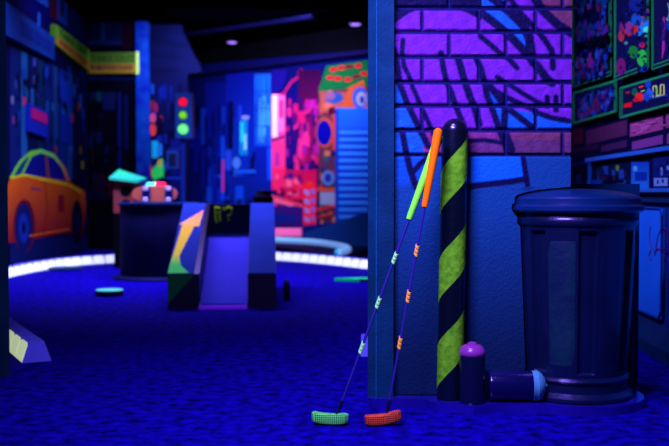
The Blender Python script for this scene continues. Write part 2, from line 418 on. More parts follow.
# ============================================================ PUTTERS
def putter(label, top, bot, gripm, tapem, headm, tapes, griplen, hd):
    top, bot = Vector(top), Vector(bot)      # bot: bottom end of the shaft
    t = thing('putter', label, 'golf putter', (hd[0], hd[1], 0))
    o0 = Vector((hd[0], hd[1], 0)); T, B = top-o0, bot-o0; d = (B-T).normalized(); L = (B-T).length
    obj('shaft', tube([T+d*(griplen-.01), T+d*(L*.7), B], [.0048, .0042, .0036], 12), M['steel'], t)
    gp = [0, .004, .02, griplen*.5, griplen-.012, griplen]; gr = [.0095, .0132, .0138, .0118, .0098, .0088]
    obj('grip', tube([T+d*a for a in gp], gr, 18), gripm, t)
    obj('grip_cap', tube([T-d*.003, T+d*.001], [.006, .0092], 16), M['tyre'] if 0 else gripm, t)
    for a in tapes:
        c = T+d*a; tb = bmesh.new(); n = 40     # ribbon wound three times round the shaft
        u = Vector((0, 0, 1)).cross(d).normalized(); v = d.cross(u)
        for k in (-1, 0, 1):
            tube([c+d*(k*.0115-.0038)-v*.0, c+d*(k*.0115+.0038)], .0062, 12, tb)
        for vtx in tb.verts:                    # slant the bands as the wound tape runs
            vtx.co += d*((vtx.co-c).dot(u)*.8)
        obj('tape_band', tb, tapem, t)
    # hosel
    obj('hosel', tube([B-d*.02, B+d*.002, B+Vector((-.004, 0, -.012)), Vector((.004, 0, .036)), Vector((.0, 0, .028))], [.0058, .0058, .005, .0045, .0045], 10), M['hosel'], t)
    # head: gently arched two-way rubber blade with a knurled face
    h = bmesh.new(); nu, nvv = 40, 12; hw, hh, dp = .054, .0175, .013; zc = .0185
    rings = []
    for i in range(nu+1):
        s = -1+2*i/nu; x = s*hw
        e = (1-abs(s)**7)**.5 if abs(s) < 1 else 0
        e = max(e, .30)
        arch = -.0045*(1-s*s)+.002
        ring = []
        for k in range(20):
            a = 2*math.pi*k/20; ca, sa = math.cos(a), math.sin(a)
            sy = math.copysign(abs(ca)**.35, ca); sz = math.copysign(abs(sa)**.5, sa)
            ring.append(h.verts.new((x, -sy*dp*e+.002*s*s, zc+sz*hh*(.55+.45*e)*.93+.006*s*s)))
        rings.append(ring)
    for a, b in zip(rings, rings[1:]):
        for k in range(20): h.faces.new((a[k], a[(k+1)%20], b[(k+1)%20], b[k]))
    h.faces.new(rings[0][::-1]); h.faces.new(rings[-1])
    xf(h, Matrix.Rotation(hd[3], 4, 'Z') @ Matrix.Translation((hd[4], 0, .008*abs(hd[2])*10*0+.0005)) @ Matrix.Rotation(hd[2], 4, 'Y'))
    mz = min(v.co.z for v in h.verts)
    for v in h.verts: v.co.z -= mz-.001
    hob = obj('head', h, headm, t)
    return t
def facemat(name, c1, c2):
    m = mat(name, c1, rough=.6); nt = m.node_tree; b = nt.nodes['Principled BSDF']
    tc = nt.nodes.new('ShaderNodeTexCoord'); mp = nt.nodes.new('ShaderNodeMapping'); mp.inputs['Rotation'].default_value = (0, R(45), 0)
    nt.links.new(tc.outputs['Object'], mp.inputs['Vector'])
    ck = nt.nodes.new('ShaderNodeTexChecker'); ck.inputs['Scale'].default_value = 230
    ck.inputs['Color1'].default_value = (*alb(c1), 1); ck.inputs['Color2'].default_value = (*alb(c2), 1)
    nt.links.new(mp.outputs['Vector'], ck.inputs['Vector']); nt.links.new(ck.outputs['Color'], b.inputs['Base Color']); return m
HG, HO = facemat('green knurled face', (110, 225, 150), (14, 100, 100)), facemat('orange knurled face', (215, 74, 60), (100, 24, 60))
gt, gb = at(439.5, 136, 2.865), at(340, 407, 2.715)
ot, obt = at(438.5, 129.5, 2.835), at(388.3, 407, 2.713)
def frac(y, y0, y1, L): return (y-y0)/(y1-y0)*L
gl = (gb-gt).length; ol = (obt-ot).length
hx = at(330, 418, 2.74); putter('mini golf putter with lime green grip and green head, leaning left of the orange one', gt, gb, M['green'], M['tapeg'], HG,
    [frac(y, 136, 404, gl) for y in (259, 303, 347)], frac(221, 136, 404, gl), (hx.x+.018, 2.703, R(3), 0, -.018))
hx = at(384, 418, 2.74); putter('mini golf putter with orange grip and orange head, leaning on the striped bollard', ot, obt, M['orange'], M['tapeo'], HO,
    [frac(y, 129.5, 404, ol) for y in (251, 296.5, 342)], frac(208, 129.5, 404, ol), (hx.x+.004, 2.700, R(-8), R(6), -.004))

# ============================================================ BOLLARD (parts wound as painted bands on one pole)
bx0 = at(449.8, 400, 2.94).x; BR = .0412
t = thing('bollard', 'black and lime diagonally striped bollard in front of the blue wall', 'bollard', (bx0, 2.942, .028))
t.rotation_euler = (0, R(.85), 0)
H = .845
obj('pole', lathe([(BR, 0), (BR, H)]+[(BR*math.cos(a), H+BR*math.sin(a)) for a in [R(10*i) for i in range(1, 9)]]+[(0, H+BR)], 48), M['bolb'], t)
# each band given by the heights of its lower and upper edge at the middle of the pole front
for lo, hi in ((.098, .236), (.372, .506), (.650, .778)):
    b = bmesh.new(); g = []
    for i in range(41):
        th = R(-102+204*i/40); row = []      # -90 is the left side seen from the camera
        dz = th*BR*1.1
        for j in range(9):
            z = lo+(hi-lo)*j/8+dz; z = max(.001, min(H, z))
            row.append(b.verts.new(((BR+.0006)*math.sin(th), -(BR+.0006)*math.cos(th), z)))
        g.append(row)
    for i in range(40):
        for j in range(8): b.faces.new((g[i][j], g[i+1][j], g[i+1][j+1], g[i][j+1]))
    sob = obj('stripe', b, M['bolg'], t); sob['label'] = 'lime green worn diagonal stripe'

# ============================================================ SPRAY CANS
def spray_can(label, bodym, capm, hcyl, r, cone=False, rings=False):
    t = thing('spray_can', label, 'spray paint can')
    obj('body', lathe([(r*.93, 0), (r*.985, .003), (r, .008), (r, hcyl-.008), (r*.985, hcyl-.004), (r*.95, hcyl)], 40), bodym, t)
    if not cone:
        d = obj('dome', lathe([(r*.97, hcyl-.004), (r*1.02, hcyl), (r*1.02, hcyl+.007), (r*.97, hcyl+.012), (r*.86, hcyl+.021), (r*.62, hcyl+.028), (r*.42, hcyl+.030)], 40), capm, t)
        obj('nozzle', lathe([(r*.40, hcyl+.028), (r*.36, hcyl+.034), (r*.2, hcyl+.037), (0, hcyl+.038)], 24), capm, t)
    else:
        pr = [(r*.97, hcyl-.002), (r*.99, hcyl+.004), (r*.97, hcyl+.009)]
        for k in range(1, 6):
            rr = r*math.cos(R(13*k)); z = hcyl+.009+.030*math.sin(R(15*k)); pr += [(rr+r*.035, z-.0022), (rr, z)]
        pr += [(0, hcyl+.041)]
        obj('dome', lathe(pr, 40), capm, t); obj('nozzle', lathe([(r*.14, hcyl+.038), (r*.14, hcyl+.045), (0, hcyl+.046)], 16), capm, t)
    return t
s1 = spray_can('upright dark spray can with purple domed top beside the bollard', M['can'], M['pink'], .152, .0400)
s1.location = (at(472.0, 400, 2.892).x, 2.890, .0285)
s2 = spray_can('dark spray can lying on its side with pale blue ribbed cone end', M['canl'], M['cone'], .138, .0475, cone=True)
s2.rotation_euler = (0, R(90), R(0)); s2.location = (.384, 2.918, .0765)

# ============================================================ TRASH CAN
bt = thing('trash_can', 'tall round dark blue trash can with domed lid and raised staves', 'trash can', (.680, 3.045, .028))
def rad(z): return .163+(.187-.163)*(z-.07)/.5
def fnb(a, z):
    u = ((math.degrees(a)+90) % 51.43)/51.43      # 0 at the camera side
    u = min(u, 1-u)*2                              # 0 = centre of recess
    k = max(0, min(1, (u-.30)/.06)); q = max(0, min(1, min((z-.088)/.006, (.535-z)/.006)))
    return 1-.085*(1-k)*q
prof = [(.158, .065), (.163, .07)]
zs = [.086, .088, .0905, .094, .10]+[.1+.43*i/12 for i in range(1, 12)]+[.528, .531, .534, .537, .56]
prof += [(rad(z), z) for z in zs]
obj('body', lathe(prof, 210, fn=fnb), M['bin'], bt, smooth=35)
# worn facing boards on the staves
for k in range(7):
    a0 = -90+51.43*(k+.5); b = bmesh.new(); g = []
    for i in range(9):
        th = R(a0-14+28*i/8); row = []
        for j in range(11):
            z = .11+.40*j/10; r = rad(z)+.0035*(1 if 0 < i < 8 and 0 < j < 10 else 0)-.0005
            row.append(b.verts.new((r*math.cos(th), r*math.sin(th), z)))
        g.append(row)
    for i in range(8):
        for j in range(10): b.faces.new((g[i][j], g[i+1][j], g[i+1][j+1], g[i][j+1]))
    so = obj('stave', b, M['stave'] if k in (6, 2) else M['bin'], bt)
    if k in (6, 2): so['label'] = 'worn teal stave'
obj('collar', lathe([(.183, .545), (.192, .55), (.196, .556), (.196, .572), (.192, .577), (.19, .582), (.19, .592)], 72), M['bin'], bt)
obj('base_ring', lathe([(.176, .0), (.183, .004), (.183, .014), (.174, .022), (.168, .028), (.166, .055), (.172, .06), (.174, .066), (.170, .074), (.160, .078)], 72), M['bin'], bt)
obj('lid', lathe([(.192, .590), (.208, .592), (.213, .598), (.213, .610), (.209, .614), (.2045, .616), (.2035, .622), (.2035, .634), (.199, .640), (.18, .648), (.14, .657), (.08, .664), (0, .667)], 96), M['binlid'], bt, smooth=25)

# ============================================================ LEFT HALL
# --- curb blocks
def curb_proto(L, lampm):
    t = thing('curb_block', 'x', 'curb block')
    w0, w1, h = .058, .030, .082
    b = hexa(bmesh.new(), [(-L/2+.004, -w0, 0), (L/2-.004, -w0, 0), (L/2-.004, w0, 0), (-L/2+.004, w0, 0), (-L/2+.006, -w1, h), (L/2-.006, -w1, h), (L/2-.006, w1, h), (-L/2+.006, w1, h)])
    bevel(b, .006, 2); obj('body', b, M['curb'], t)
    f = Vector((0, -(w0-w1), h)).normalized()
    p = bmesh.new(); n = Vector((0, -h, -(w0-w1)*-1)).normalized(); n = Vector((0, -h, (w0-w1))).normalized()
    def q(x, s, o): s_ = s; return Vector((x, -w0+(w0-w1)*s_, h*s_))+n*o
    a = L/2-.006
    fr = [q(-a, .05, -.002), q(a, .05, -.002), q(a*.95, .84, -.002), q(a*.7, .95, -.002), q(-a*.7, .95, -.002), q(-a*.95, .84, -.002)]
    prism(fr, n*.006, p); bevel(p, .0015, 1)
    obj('light_panel', p, lampm, t)
    return t
def smooth_path(pts, n=200):
    res = []
    for i in range(n+1):
        s = i/n*(len(pts)-1); k = min(int(s), len(pts)-2); f = s-k
        p0, p1, p2, p3 = pts[max(k-1, 0)], pts[k], pts[k+1], pts[min(k+2, len(pts)-1)]
        res.append(tuple(.5*((2*p1[j])+(-p0[j]+p2[j])*f+(2*p0[j]-5*p1[j]+4*p2[j]-p3[j])*f*f+(-p0[j]+3*p1[j]-3*p2[j]+p3[j])*f**3) for j in range(2)))
    return res
def lay(protoL, pts, proto, label_fn, group):
    path = smooth_path(pts, 600); acc = 0; nxt = protoL/2; i = 0; first = True
    for a, b in zip(path, path[1:]):
        dl = math.hypot(b[0]-a[0], b[1]-a[1])
        while acc+dl >= nxt:
            f = (nxt-acc)/dl; x, y = a[0]+(b[0]-a[0])*f, a[1]+(b[1]-a[1])*f; ang = math.atan2(b[1]-a[1], b[0]-a[0])
            o = proto if first else dup(proto)
            o.location = (x, y, .001); o.rotation_euler = (0, 0, ang); first = False
            px = proj((x, y, .05))[0]; tag(o, label_fn(px, i), None, group); i += 1; nxt += protoL
        acc += dl
far_px = [(-4, 281), (30, 273.5), (70, 267.5), (118, 264), (160, 261.5), (205, 260.3), (250, 260.8), (290, 262.4), (330, 265.8), (367, 270), (392, 273)]
fp = [(lambda p: (p.x, p.y))(atz(x, y-1.5, 0)) for x, y in far_px]
def fl(px, i):
    if px < 60: return 'glowing white curb block in the border in front of the painted orange taxi'
    if px < 122: return 'glowing white curb block in the border left of the dark drum'
    if px < 275: return 'glowing white curb block in the border behind the drum and ramp'
    return 'glowing white curb block in the border between the ramp and the partition'
lay(.135, fp, curb_proto(.135, M['lamp']), fl, 'glowing border blocks across the hall')
np_ = [(lambda p: (p.x, p.y))(atz(x, y, 0)) for x, y in [(37, 362.5), (8, 339), (-22, 315)]]
pr = curb_proto(.15, M['lampc'])
# on the near border the lit side faces away to the left
def nl(px, i):
    return ('foremost lavender curb block with cream lit side, at the left edge' if i == 0 else
            'second lavender curb block with cream lit side, right behind the foremost' if i == 1 else
            'lavender curb block partly behind the wall end at the left edge')
lay(.15, np_[::-1] if False else np_, pr, nl, 'border blocks at the left edge')
for o in bpy.data.objects:
    if o.get('group') == 'border blocks at the left edge': o.rotation_euler.z += math.pi
q_ = dup(pr, at(361, 350, 3.9)+Vector((.07, 0, 0)), (0, 0, math.pi), 'lavender curb block peeking out behind the foot of the partition'); q_.location.z = .001; del q_['group']
# --- cyan tube with hairpin end
tp = [atz(x, y, .105) for x, y in [(256, 239), (285, 240.3), (305, 241.3), (325, 243.2), (341, 246), (348, 248.6), (345.5, 251), (338, 252.3)]]
tub = smooth_path([(p.x, p.y) for p in tp], 60)
pl = [(p[0]+.02, p[1]-.07) for p in tub[:40:4]]
pl = [(tub[0][0], tub[0][1]-.06)]+[(x, y-.07) for x, y in tub[6:30:4]]+[(tub[-1][0]-.05, tub[-1][1]-.06), (tub[44][0]+.10, tub[44][1]-.02), (tub[40][0]+.14, tub[40][1]+.2), (.35, 10.7), (-.40, 11.35), (tub[0][0], 12.0)]
pl = [(tub[0][0], tub[0][1]-.06), (tub[-1][0]-.05, tub[-1][1]-.07), (tub[44][0]+.06, tub[44][1]-.03), (tub[40][0]+.16, tub[40][1]+.2), (.30, 10.75), (-.40, 11.35), (tub[0][0], 12.0)]
t = thing('putting_platform', 'low dark platform under the glowing tube by the roller shutter', 'platform', (0, 0, 0))
obj('platform_body', bevel(prism([(x, y, 0) for x, y in pl], (0, 0, .068)), .005, 1), M['drum'], t)
t = thing('light_tube', 'cyan white glowing tube curving back in a hairpin near the roller shutter', 'light tube', (tub[30][0], tub[30][1], .07))
def rel(x, y, z): return (x-tub[30][0], y-tub[30][1], z-.07)
obj('tube_body', tube([rel(x, y, .105) for x, y in tub], .034, 12), M['tube'], t)
obj('tube_end', tube([rel(tub[-1][0], tub[-1][1], .105), rel(tub[-1][0]-.03, tub[-1][1]+.002, .105)], [.034, .02], 12), M['tubec'], t)
p1, p2 = at(262, 233, 11.5), at(301, 233, 11.5)
t = thing('lit_board', 'pink glowing low board standing behind the cyan tube', 'board', (p1.x, 11.5, .07))
obj('board_face', bx(0, p2.x-p1.x, 0, .2, .075, .165, .006), M['pinkb'], t); obj('board_foot', bx(.03, p2.x-p1.x-.03, .04, .18, 0, .075), M['tyre'], t)
# slate ramp wedge near the shutter
P1, P2 = at(304, 236, 11.45), at(369, 250, 10.55)
t = prism([(P1.x, 11.45, .07), (P2.x, 10.55, .07), (P2.x, 10.55, at(368, 211, 10.55).z), (P1.x, 11.45, at(303, 233, 11.45).z)], (.06, .10, 0))
tag(obj('slope_panel', bevel(t, .004, 1), M['greyb']), 'slate blue sloping panel in front of the roller shutter', 'panel')
# --- discs
def disc(label, px, py, r, m, h=.03):
    p = atz(px, py, 0); t = thing('floor_marker', label, 'floor marker', (p.x, p.y, .001))
    obj('rim', lathe([(r, 0), (r*1.02, .004), (r, h*.8), (r*.9, h*.86)], 32), M['dark'], t)
    obj('top', lathe([(r*.97, h*.72), (r*.97, h*.9), (r*.9, h), (0, h)], 32), m, t)
disc('round floor marker with glowing cyan top on the carpet', 109.5, 295.5, .092, M['disc'], .04)
disc('dim teal round floor marker close to the border', 66, 269.5, .15, M['discd'], .02)
p = atz(372, 281, 0); t = thing('turf_pad', 'thin green pad on the carpet by the partition', 'turf pad', (p.x, p.y, .001), R(4))
obj('pad', bevel(prism([(-.29, .0, 0), (-.16, -.055, 0), (.3, -.075, 0), (.3, .08, 0), (-.12, .06, 0)], (0, 0, .022)), .004, 1), M['discg'], t)
obj('pad_edge', bevel(prism([(-.10, -.075, 0), (.3, -.09, 0), (.3, -.077, 0), (-.10, -.064, 0)], (0, 0, .018)), .002, 1), M['dark'], t)

# --- ramp obstacle
rt = thing('golf_ramp', 'blue mini golf ramp with black fronts, channel and rainbow arrow', 'ramp', (-.845, 5.43, 0), R(6.2))
def cheek(x0, x1):
    pts = [(x0, 0, 0), (x0, 1.28, 0), (x0, 1.28, .605), (x0, 1.1, .605), (x0, 0, .205)]
    return bevel(prism(pts, (x1-x0, 0, 0)), .004, 1)
obj('side_wall', cheek(-.318, -.134), M['rampd'], rt); obj('side_wall', cheek(.150, .318), M['rampd'], rt)
def slopeplate(x0, x1, m, nm, lift=.004):
    z = lambda y: .205+.4*y/1.1
    pts = [(x0, -.0, z(0)+.001), (x0, 1.1, z(1.1)+.001), (x0, 1.1, z(1.1)+lift), (x0, 0, z(0)+lift)]
    return obj(nm, prism(pts, (x1-x0, 0, 0)), m, rt)
slopeplate(-.316, -.164, M['rampb'], 'top_panel'); slopeplate(.152, .316, M['rampb'], 'top_panel')
obj('channel', prism([(-.132, .0, .0), (-.132, 1.0, 0), (-.132, 1.0, .40), (-.132, .05, .035), (-.132, .0, .03)], (.280, 0, 0)), M['rampc'], rt)
obj('channel_lip', bx(-.136, .146, -.035, -.001, 0, .018, .003), M['strip'], rt)
obj('back_box', bx(-.132, .148, 1.0, 1.27, 0, .60, .004), M['rampk'], rt)
for s in (-.125, .138): obj('bolt', xf(lathe([(.006, 0), (.006, .004), (0, .006)], 12), Matrix.Translation((s, -.036, .03)) @ Matrix.Rotation(R(90), 4, 'X')), M['curb'], rt)
# arrow: rainbow print on the left panel (flat on the slope)
def slope_pt(u, v):  # u across 0..1, v along 0 (front)..1
    return Vector((-.316+.152*u, 1.1*v, .205+.4*v+.0062))
ab = bmesh.new(); cl = ab.loops.layers.float_color.new('Col')
def apoly(p, cs):
    vs = [ab.verts.new(slope_pt(*q)) for q in p]; f = ab.faces.new(vs)
    for l, c in zip(f.loops, cs): l[cl] = (*alb(c, .8), 1)
PK, OR, YE, GR = (255, 92, 100), (255, 130, 48), (215, 205, 40), (50, 200, 90)
apoly([(.97, .88), (.88, .62), (.02, .66)], [PK, OR, (255, 130, 120)])
apoly([(.16, .655), (.68, .63), (.30, .21), (.05, .26)], [OR, OR, YE, YE])
apoly([(.05, .26), (.30, .21), (.42, .10), (.0, .10)], [YE, YE, GR, GR])
apoly([(.0, .10), (.42, .10), (.80, -.0), (.0, -.0)], [GR, GR, GR, GR])
for f in ab.faces:
    f.normal_update()
    if f.normal.z < 0: f.normal_flip()
me = bpy.data.meshes.new('arrow'); ab.to_mesh(me); ab.free(); me.materials.append(ART)
ao = bpy.data.objects.new('arrow', me); C.objects.link(ao); ao.parent = rt; ao['label'] = 'rainbow arrow from green to pink'
# green triangle on the black front
obj('front_decal', prism([(-.316, -.0015, .2), (-.165, -.0015, .2), (-.316, -.0015, .03)], (0, -.002, 0)), mat('dark green decal', (8, 70, 60)), rt)
# graffiti on the back box
gtube = bmesh.new()
for pts in ([(-.13, .585), (-.125, .50), (-.118, .475)], [(-.13, .58), (-.095, .575), (-.09, .55), (-.12, .545)], [(-.10, .54), (-.095, .485)], [(-.06, .565), (-.035, .585), (-.012, .57), (-.02, .535), (-.04, .52), (-.035, .49)], [(-.075, .585), (-.07, .56)]):
    tube([(x+.036, .996, z) for x, z in pts], .0075, 8, gtube)
obj('painted_lettering', gtube, M['lime'], rt)
# cap on the right cheek
t = thing('round_cap', 'black round cap sitting on top of the ramp right side', 'cap', (rt.location.x+.234-.125, 6.66, .606))
obj('cap_body', lathe([(.062, 0), (.068, .006), (.068, .045), (.058, .05), (.056, .075), (.048, .09), (0, .094)], 28), M['tyre'], t)
obj('cap_band', lathe([(.0575, .05), (.0595, .053), (.0595, .06), (.057, .063)], 28), M['dark'], t)
wl = xf(lathe([(.03, -.02), (.055, -.02), (.065, -.012), (.065, .012), (.055, .02), (.03, .02)], 28), Matrix.Rotation(R(90), 4, 'Y'))
t = thing('small_wheel', 'small black wheel resting against the right side of the ramp', 'wheel', (-.503, 5.87, .066), R(6))
obj('tyre', wl, M['tyre'], t); obj('hub', xf(lathe([(.028, -.018), (.028, .018)], 20), Matrix.Rotation(R(90), 4, 'Y')), M['navy'], t)

# --- drum
dt = thing('drum', 'dark navy round drum left of the ramp', 'drum', (-1.66, 7.4, 0))
obj('drum_body', lathe([(.30, .03), (.305, .04), (.305, .57), (.30, .58)], 48), M['drum'], dt)
obj('base_flange', lathe([(.36, 0), (.365, .01), (.355, .022), (.31, .03)], 48), M['drum'], dt)
obj('top_plate', lathe([(.30, .58), (.318, .583), (.318, .6), (.31, .604), (0, .604)], 48), M['navy'], dt)
# --- skateboards on the drum
def skateboard(label, loc, rz, m):
    t = thing('skateboard', label, 'skateboard', loc, rz)
    pts = []
    Ld, W = .178, .062
    for i in range(24):
        a = 2*math.pi*i/24; ca, sa = math.cos(a), math.sin(a)
        pts.append((math.copysign(abs(ca)**.6, ca)*Ld, 0, .065+math.copysign(abs(sa)**.8, sa)*W))
    b = prism(pts, (0, .012, 0)); obj('deck', b, m, t)
    for s in (-.062, .118):
        tr = obj('truck', bx(s-.03, s+.03, -.03, 0, .02, .112, .004), M['truck'], t)
        for z in (.022, .108):
            obj('wheel', xf(lathe([(.012, -.016), (.02, -.014), (.02, .014), (.012, .016)], 16), Matrix.Translation((s, -.045, z))), M['wheel'], tr)
    return t
skateboard('pinkish skateboard standing on edge with its wheels showing, on the drum', (at(154.5, 200, 7.25).x, 7.25, .608), R(0), M['wood'])
# --- beacon
t = thing('beacon', 'small red and aqua lit beacon above the skateboards', 'beacon', (-1.72, 7.6, .605))
obj('stand', bx(-.05, .05, -.02, .02, 0, .10, .003), M['tyre'], t)
obj('aqua_lens', xf(lathe([(0, -.08), (.03, -.075), (.034, -.03), (.034, .0)], 18), Matrix.Translation((-.005, 0, .13)) @ Matrix.Rotation(R(90), 4, 'Y')), M['sirc'], t)
obj('red_lens', xf(lathe([(.034, 0), (.034, .04), (.03, .078), (0, .08)], 18), Matrix.Translation((-.005, 0, .13)) @ Matrix.Rotation(R(90), 4, 'Y')), M['sire'], t)
# --- kiosk box with mint top
p = at(113.5, 205, 8.3); q = at(134, 205, 8.3)
t = thing('kiosk', 'brown kiosk box with dark round holes and slanted mint top', 'kiosk', ((p.x+q.x)/2, 8.3, 0))
wk = (q.x-p.x)/2; obj('shaded_cabinet', bx(-wk, wk, .01, .26, 0, .50, .006), M['black'], t); obj('cabinet', bx(-wk, wk, 0, .26, .50, .80, .006), mat('kiosk brown', (120, 50, 80), rough=.6), t)  # lower cabinet coloured black where it fades into shade
for zz in (.57, .70):
    obj('hole', xf(lathe([(.052, 0), (.052, .004), (0, .005)], 20), Matrix.Translation((.02, -.001, zz)) @ Matrix.Rotation(R(90), 4, 'X')), M['tyre'], t)
obj('slanted_top', bevel(hexa(bmesh.new(), [(-wk-.02, -.06, .80), (wk+.05, -.06, .77), (wk+.05, .26, .80), (-wk-.02, .26, .875), (-wk-.02, -.06, .82), (wk+.05, -.06, .79), (wk+.05, .26, .82), (-wk-.02, .26, .90)]), .003, 1), M['mint'], t)
# --- traffic light
Y = 8.7; c0 = at(184, 200, Y)
def tz(py): return at(184, py, Y).z
t = thing('traffic_light', 'blue traffic light with red, lime and green lamps on a pole', 'traffic light', (c0.x, Y, 0))
wv = 8.2*Y/F
obj('housing', bx(-wv, wv, 0, .14, tz(138), tz(92.5), .008), M['tl'], t)
for py, m, r, nm in ((102, 'red', 4.3, 'red lamp'), (115.2, 'yel', 4.3, 'lime lamp'), (129, 'grn', 5.4, 'green lamp')):
    rr = r*Y/F
    l = obj('lamp', xf(lathe([(rr, -.0), (rr*.95, .012), (rr*.6, .024), (0, .03)], 24), Matrix.Translation((-.004, -.002, tz(py))) @ Matrix.Rotation(R(90), 4, 'X')), M[m], t); l['label'] = nm
    v = bmesh.new(); g = []
    for i in range(13):
        a = R(10+160*i/12); g.append([v.verts.new((-.004+(rr+k)*math.cos(a), yy, tz(py)+(rr+k)*math.sin(a))) for yy, k in ((0, .004), (-.05, .004), (-.05, .008), (0, .008))])
    for A, B in zip(g, g[1:]):
        for k in range(4): v.faces.new((A[k], A[(k+1)%4], B[(k+1)%4], B[k]))
    obj('visor', v, M['tl'], l)
obj('pole', tube([(-.02, .07, 0), (-.02, .07, tz(137))], .022, 14), M['tlpole'], t)
obj('pole_base', xf(lathe([(.06, 0), (.06, .02), (.03, .05), (.025, .08)], 20), Matrix.Translation((-.02, .07, 0))), M['tlpole'], t)
cb = bx(-.165, -.06, .02, .12, tz(168), tz(151), .006); cbo = obj('crossing_box', cb, M['tl'], t)
obj('screen', bx(-.15, -.075, .012, .021, tz(166), tz(153.5), .002), M['dark'], cbo); obj('bracket', tube([(-.165, .07, tz(149)), (-.02, .07, tz(149))], .008, 8), M['tlpole'], t)

# ============================================================ PAINTED WALLS
# left wall
L = Print(LA, ln)
DK, NB, MB_, BB_ = (3, 5, 40), (6, 14, 110), (10, 30, 150), (16, 60, 210)
L.poly([(-6, -70), (86, 4), (86, 250), (-6, 288)], NB, [(4, 4, 80), (5, 8, 80), DK, (5, 8, 70)])
L.poly([(9, -60), (50, -24), (50, 28), (9, -2)], (3, 4, 92)); L.poly([(33, -20), (48, -10), (48, 8), (33, -3)], (16, 62, 190)); L.poly([(38, 12), (40, 13), (40, 34), (37, 32)], (20, 70, 210))
L.poly([(50, -30), (57, -24), (57, 22), (50, 17)], (52, 8, 40)); L.poly([(57, -20), (67, -8), (67, 27), (57, 19)], (10, 50, 180)); L.poly([(69, -8), (84, 2), (84, 45), (69, 32)], (8, 24, 110))
L.poly([(60, -10), (64, -7), (64, 18), (60, 15)], (8, 14, 90)); L.poly([(58, 10), (60, 11), (60, 15), (58, 14)], (90, 30, 60))
# shop windows under the blue sign
for x0, x1, c in ((10, 20, (8, 26, 120)), (21, 27, (20, 78, 190)), (28, 36, (8, 18, 90)), (37, 44, (8, 36, 100)), (45, 52, (10, 28, 130)), (53, 58, (20, 56, 160)), (59, 66, (6, 40, 170)), (67, 72, (16, 70, 190)), (73, 80, (6, 16, 80))):
    L.poly([(x0, 46+(x0-10)*.45), (x1, 46+(x1-10)*.45), (x1, 180), (x0, 180)], c)
for x, y, c in ((12, 100, (100, 90, 180)), (16, 84, (50, 70, 200)), (24, 101, (190, 20, 90)), (34, 80, (70, 80, 200)), (13, 120, (90, 40, 150)), (37, 92, (60, 60, 190)), (34, 62, (50, 60, 200)), (61, 95, (20, 70, 240)), (63, 112, (20, 90, 240)), (78, 107, (120, 50, 20)), (72, 118, (150, 50, 120)), (55, 150, (120, 30, 80)), (71, 150, (30, 80, 250)), (66, 132, (20, 60, 220)), (82, 165, (110, 110, 20)), (80, 150, (100, 70, 20))):
    L.rect(x-1.2, y-4, x+1.4, y+4, c)
L.rough(10, 60, 84, 150, 46, [(10, 50, 200), (5, 10, 60), (20, 80, 200), (5, 20, 130), (2, 4, 40)], (1, 3), (4, 18))
L.poly([(59, 74), (72, 88), (72, 110), (59, 98)], (14, 50, 220)); L.poly([(60, 112), (70, 118), (70, 146), (60, 142)], (10, 40, 200))
L.poly([(9, 182), (86, 192), (86, 248), (9, 262)], (6, 8, 70)); L.poly([(9, 240), (86, 236), (86, 250), (9, 276)], (10, 22, 110))
# taxi
ORG, ORD, LG = (190, 48, 16), (130, 20, 50), (110, 190, 70)
L.poly([(4, 190), (10, 177), (24, 170), (66, 180), (84, 191), (85.5, 212), (81, 238), (68, 232), (33, 239), (8, 243), (4, 243)], ORG, [ORG, (200, 90, 20), (200, 80, 20), (205, 90, 20), (190, 80, 30), ORD, (120, 20, 30), ORD, ORD, ORD, ORD])
L.poly([(8, 178), (18, 161), (29, 151), (40, 149), (53, 154), (64, 167), (69, 181), (60, 180), (24, 174)], LG, [LG, LG, LG, (80, 220, 150), (120, 210, 100), (200, 90, 40), (220, 90, 30), LG, LG])
L.poly([(22, 174), (31, 156.5), (40, 153), (53, 158), (61, 168), (66, 181)], (10, 16, 150)); L.poly([(44, 154), (46, 155), (49, 178), (46, 178)], (120, 60, 40))
L.poly([(12, 177), (19, 164), (26, 157), (28, 157.5), (20, 174)], (8, 60, 120)); L.line([(9, 178), (24, 175), (45, 180), (68, 185), (80, 192)], 2.2, (200, 190, 40))
L.ell(23, 226, 11, 27, (90, 10, 40)); L.ell(22.5, 228, 9, 25, (12, 22, 110)); L.ell(22.5, 228, 5, 15, (16, 40, 190)); L.ell(22.5, 228, 2, 6, (6, 10, 60))
L.ell(76, 222, 5.5, 22, (10, 10, 50)); L.ell(76, 223, 3, 12, (14, 20, 90)); L.line([(30, 188), (40, 190)], 2, (110, 40, 120)); L.rect(57, 195, 63, 212, (120, 20, 50)); L.line([(28, 236), (68, 229)], 1.4, (220, 100, 20))
L.line([(44, 182), (46, 210), (42, 235)], .8, (110, 20, 30))
mo = L.build('wall_mural'); tag(mo, 'painted street on the left wall with orange taxi and blue shops', 'mural')
